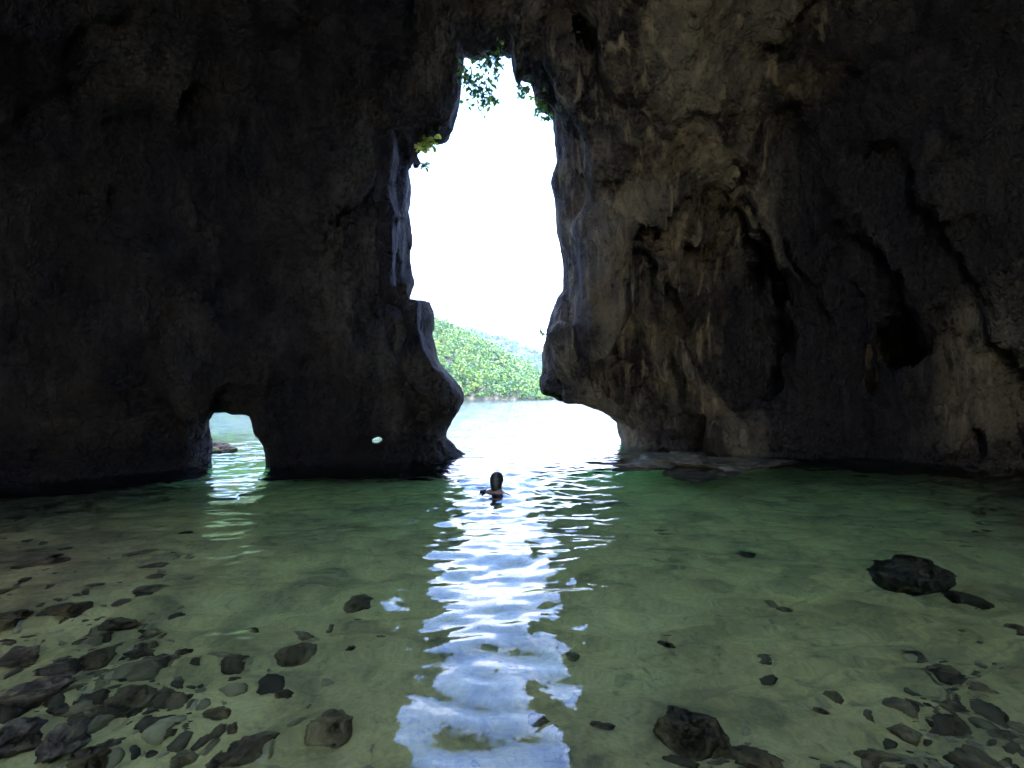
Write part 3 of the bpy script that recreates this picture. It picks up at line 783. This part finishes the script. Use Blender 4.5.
def forest(name, H_, ncrown, rad, nq, qs, seed, kind_u):
    X, D, H, U, Tt = H_
    R_ = np.random.default_rng(seed)
    ok = np.argwhere((Tt > .005) & (H > .12) & (U > kind_u[0]) & (U < kind_u[1]))
    w_ = 1.0
    pk = ok[R_.integers(0, len(ok), ncrown)]
    c_ = np.stack([X[pk[:, 0], pk[:, 1]], D[pk[:, 0], pk[:, 1]], H[pk[:, 0], pk[:, 1]]], -1)
    c_[:, :2] += R_.normal(size=(ncrown, 2))*rad*.5
    r = rad*R_.uniform(.45, 1.0, ncrown)**1.0*np.where(R_.uniform(size=ncrown) < .15, 2.1, 1.0)
    c_[:, 2] += r*.35
    d_ = R_.normal(size=(ncrown, nq, 3)); d_ /= np.linalg.norm(d_, axis=2)[..., None]; d_[..., 2] = np.abs(d_[..., 2])*1.0-.15
    lump = 1+.3*perlin(d_[..., 0]*2+c_[:, None, 0], d_[..., 1]*2+c_[:, None, 1], d_[..., 2]*2)
    p = c_[:, None]+d_*(r[:, None]*lump)[..., None]*np.array([1, 1, 1.15])*R_.uniform(.75, 1.05, (ncrown, nq, 1))
    nrm = d_+R_.normal(size=d_.shape)*.5; nrm /= np.linalg.norm(nrm, axis=2)[..., None]
    a_ = np.cross(nrm, np.array([.3, .2, .9])); a_ /= np.linalg.norm(a_, axis=2)[..., None]; b_ = np.cross(nrm, a_)
    s = qs*R_.uniform(.6, 1.3, (ncrown, nq, 1))
    q = np.stack([p-a_*s, p-b_*s*.7, p+a_*s, p+b_*s*.7], 2).reshape(-1, 3)
    f = np.arange(len(q)).reshape(-1, 4)
    o = mesh_obj(name, q, f, M_for, smooth=False)
    tag(o, 'sunlit green forest covering the %s' % ('near hill across the water' if seed == 1 else 'distant pale hill'), 'forest', None, 'stuff')
forest('forest_near', near, 8500, 1.5, 60, .28, 1, (-1.2, .1))
forest('forest_far', far, 3500, 3.7, 40, 1., 2, (-.3, .75))

# ------------------------------------------------------------------ haze
HZD = .0006
def haze():
    bm = bmesh.new(); bmesh.ops.create_cube(bm, size=1)
    for v in bm.verts: v.co = Vector((v.co.x*5600, v.co.y*4000+1900, v.co.z*700+260))
    me = bpy.data.meshes.new('haze'); bm.to_mesh(me); bm.free()
    m, *_ = newmat('haze_air'); g = G(m)
    pv = g.node('ShaderNodeVolumePrincipled'); pv.inputs['Color'].default_value = (.66, .76, 1, 1); pv.inputs['Density'].default_value = HZD
    pv.inputs['Anisotropy'].default_value = .8
    o_ = g.node('ShaderNodeOutputMaterial'); g.l.new(pv.outputs[0], o_.inputs['Volume'])
    me.materials.append(m); o = bpy.data.objects.new('haze', me); COL.objects.link(o); tag(o, kind='stuff')
USE_HAZE = True
if USE_HAZE: haze()

# ------------------------------------------------------------------ sky and sun
EL, AZ = math.radians(56), math.radians(112)
wd = bpy.data.worlds.new('World'); SC.world = wd; wd.use_nodes = True
nt = wd.node_tree; nt.nodes.clear(); g = G(wd)
sky = g.node('ShaderNodeTexSky', sky_type='NISHITA'); sky.sun_disc = False; sky.sun_elevation = EL; sky.sun_rotation = AZ
sky.air_density = 1.1; sky.dust_density = .4; sky.ozone_density = 5
tc = g.node('ShaderNodeTexCoord').outputs['Generated']
cn = g.noise(g.mapping(tc, (1, 1, 2.0)), 7, 8, .62, .4)
sp = g.node('ShaderNodeSeparateXYZ'); g.l.new(tc, sp.inputs[0])
low = g.maprange(sp.outputs[2], .1, .42, .24, -.06)
cl = g.ramp(g.math('ADD', cn, low), [(.5, 0), (.66, 1)])
colr = g.mix(cl, g.mix(1, sky.outputs[0], (.66, .78, .95), 'MULTIPLY'), (8.0, 7.8, 7.7, 1))
bg = g.node('ShaderNodeBackground'); g.l.new(colr, bg.inputs[0]); bg.inputs[1].default_value = .12
wo = g.node('ShaderNodeOutputWorld'); g.l.new(bg.outputs[0], wo.inputs[0])
sun = bpy.data.lights.new('sun', 'SUN'); sun.energy = 2.0; sun.angle = math.radians(.53); sun.color = (1, .95, .88)
so = bpy.data.objects.new('sun', sun); COL.objects.link(so)
sd = Vector((math.sin(AZ)*math.cos(EL), math.cos(AZ)*math.cos(EL), math.sin(EL)))
so.rotation_euler = (-sd).to_track_quat('-Z', 'Y').to_euler(); so.location = (0, -30, 40)

# ------------------------------------------------------------------ camera, render settings
cam = bpy.data.cameras.new('camera'); co = bpy.data.objects.new('camera', cam); COL.objects.link(co)
cam.sensor_width = 36; cam.lens = 18; cam.shift_y = 10/1024; cam.clip_start = .05; cam.clip_end = 8000
co.location = (0, 0, CAMH); co.rotation_euler = (math.pi/2, 0, 0); SC.camera = co
vs_ = SC.view_settings; vs_.view_transform = 'Standard'; vs_.look = 'None'; vs_.gamma = 1; vs_.exposure = 4.3
vs_.use_curve_mapping = False
cy = SC.cycles; cy.use_denoising = True
cy.max_bounces = 7; cy.diffuse_bounces = 3; cy.glossy_bounces = 3; cy.transmission_bounces = 4; cy.transparent_max_bounces = 8; cy.volume_bounces = 1
cy.use_light_tree = True; cy.caustics_reflective = True; cy.caustics_refractive = True; cy.blur_glossy = .5
cy.sample_clamp_indirect = 6; cy.use_adaptive_sampling = True; cy.adaptive_threshold = .012; cy.adaptive_min_samples = 24
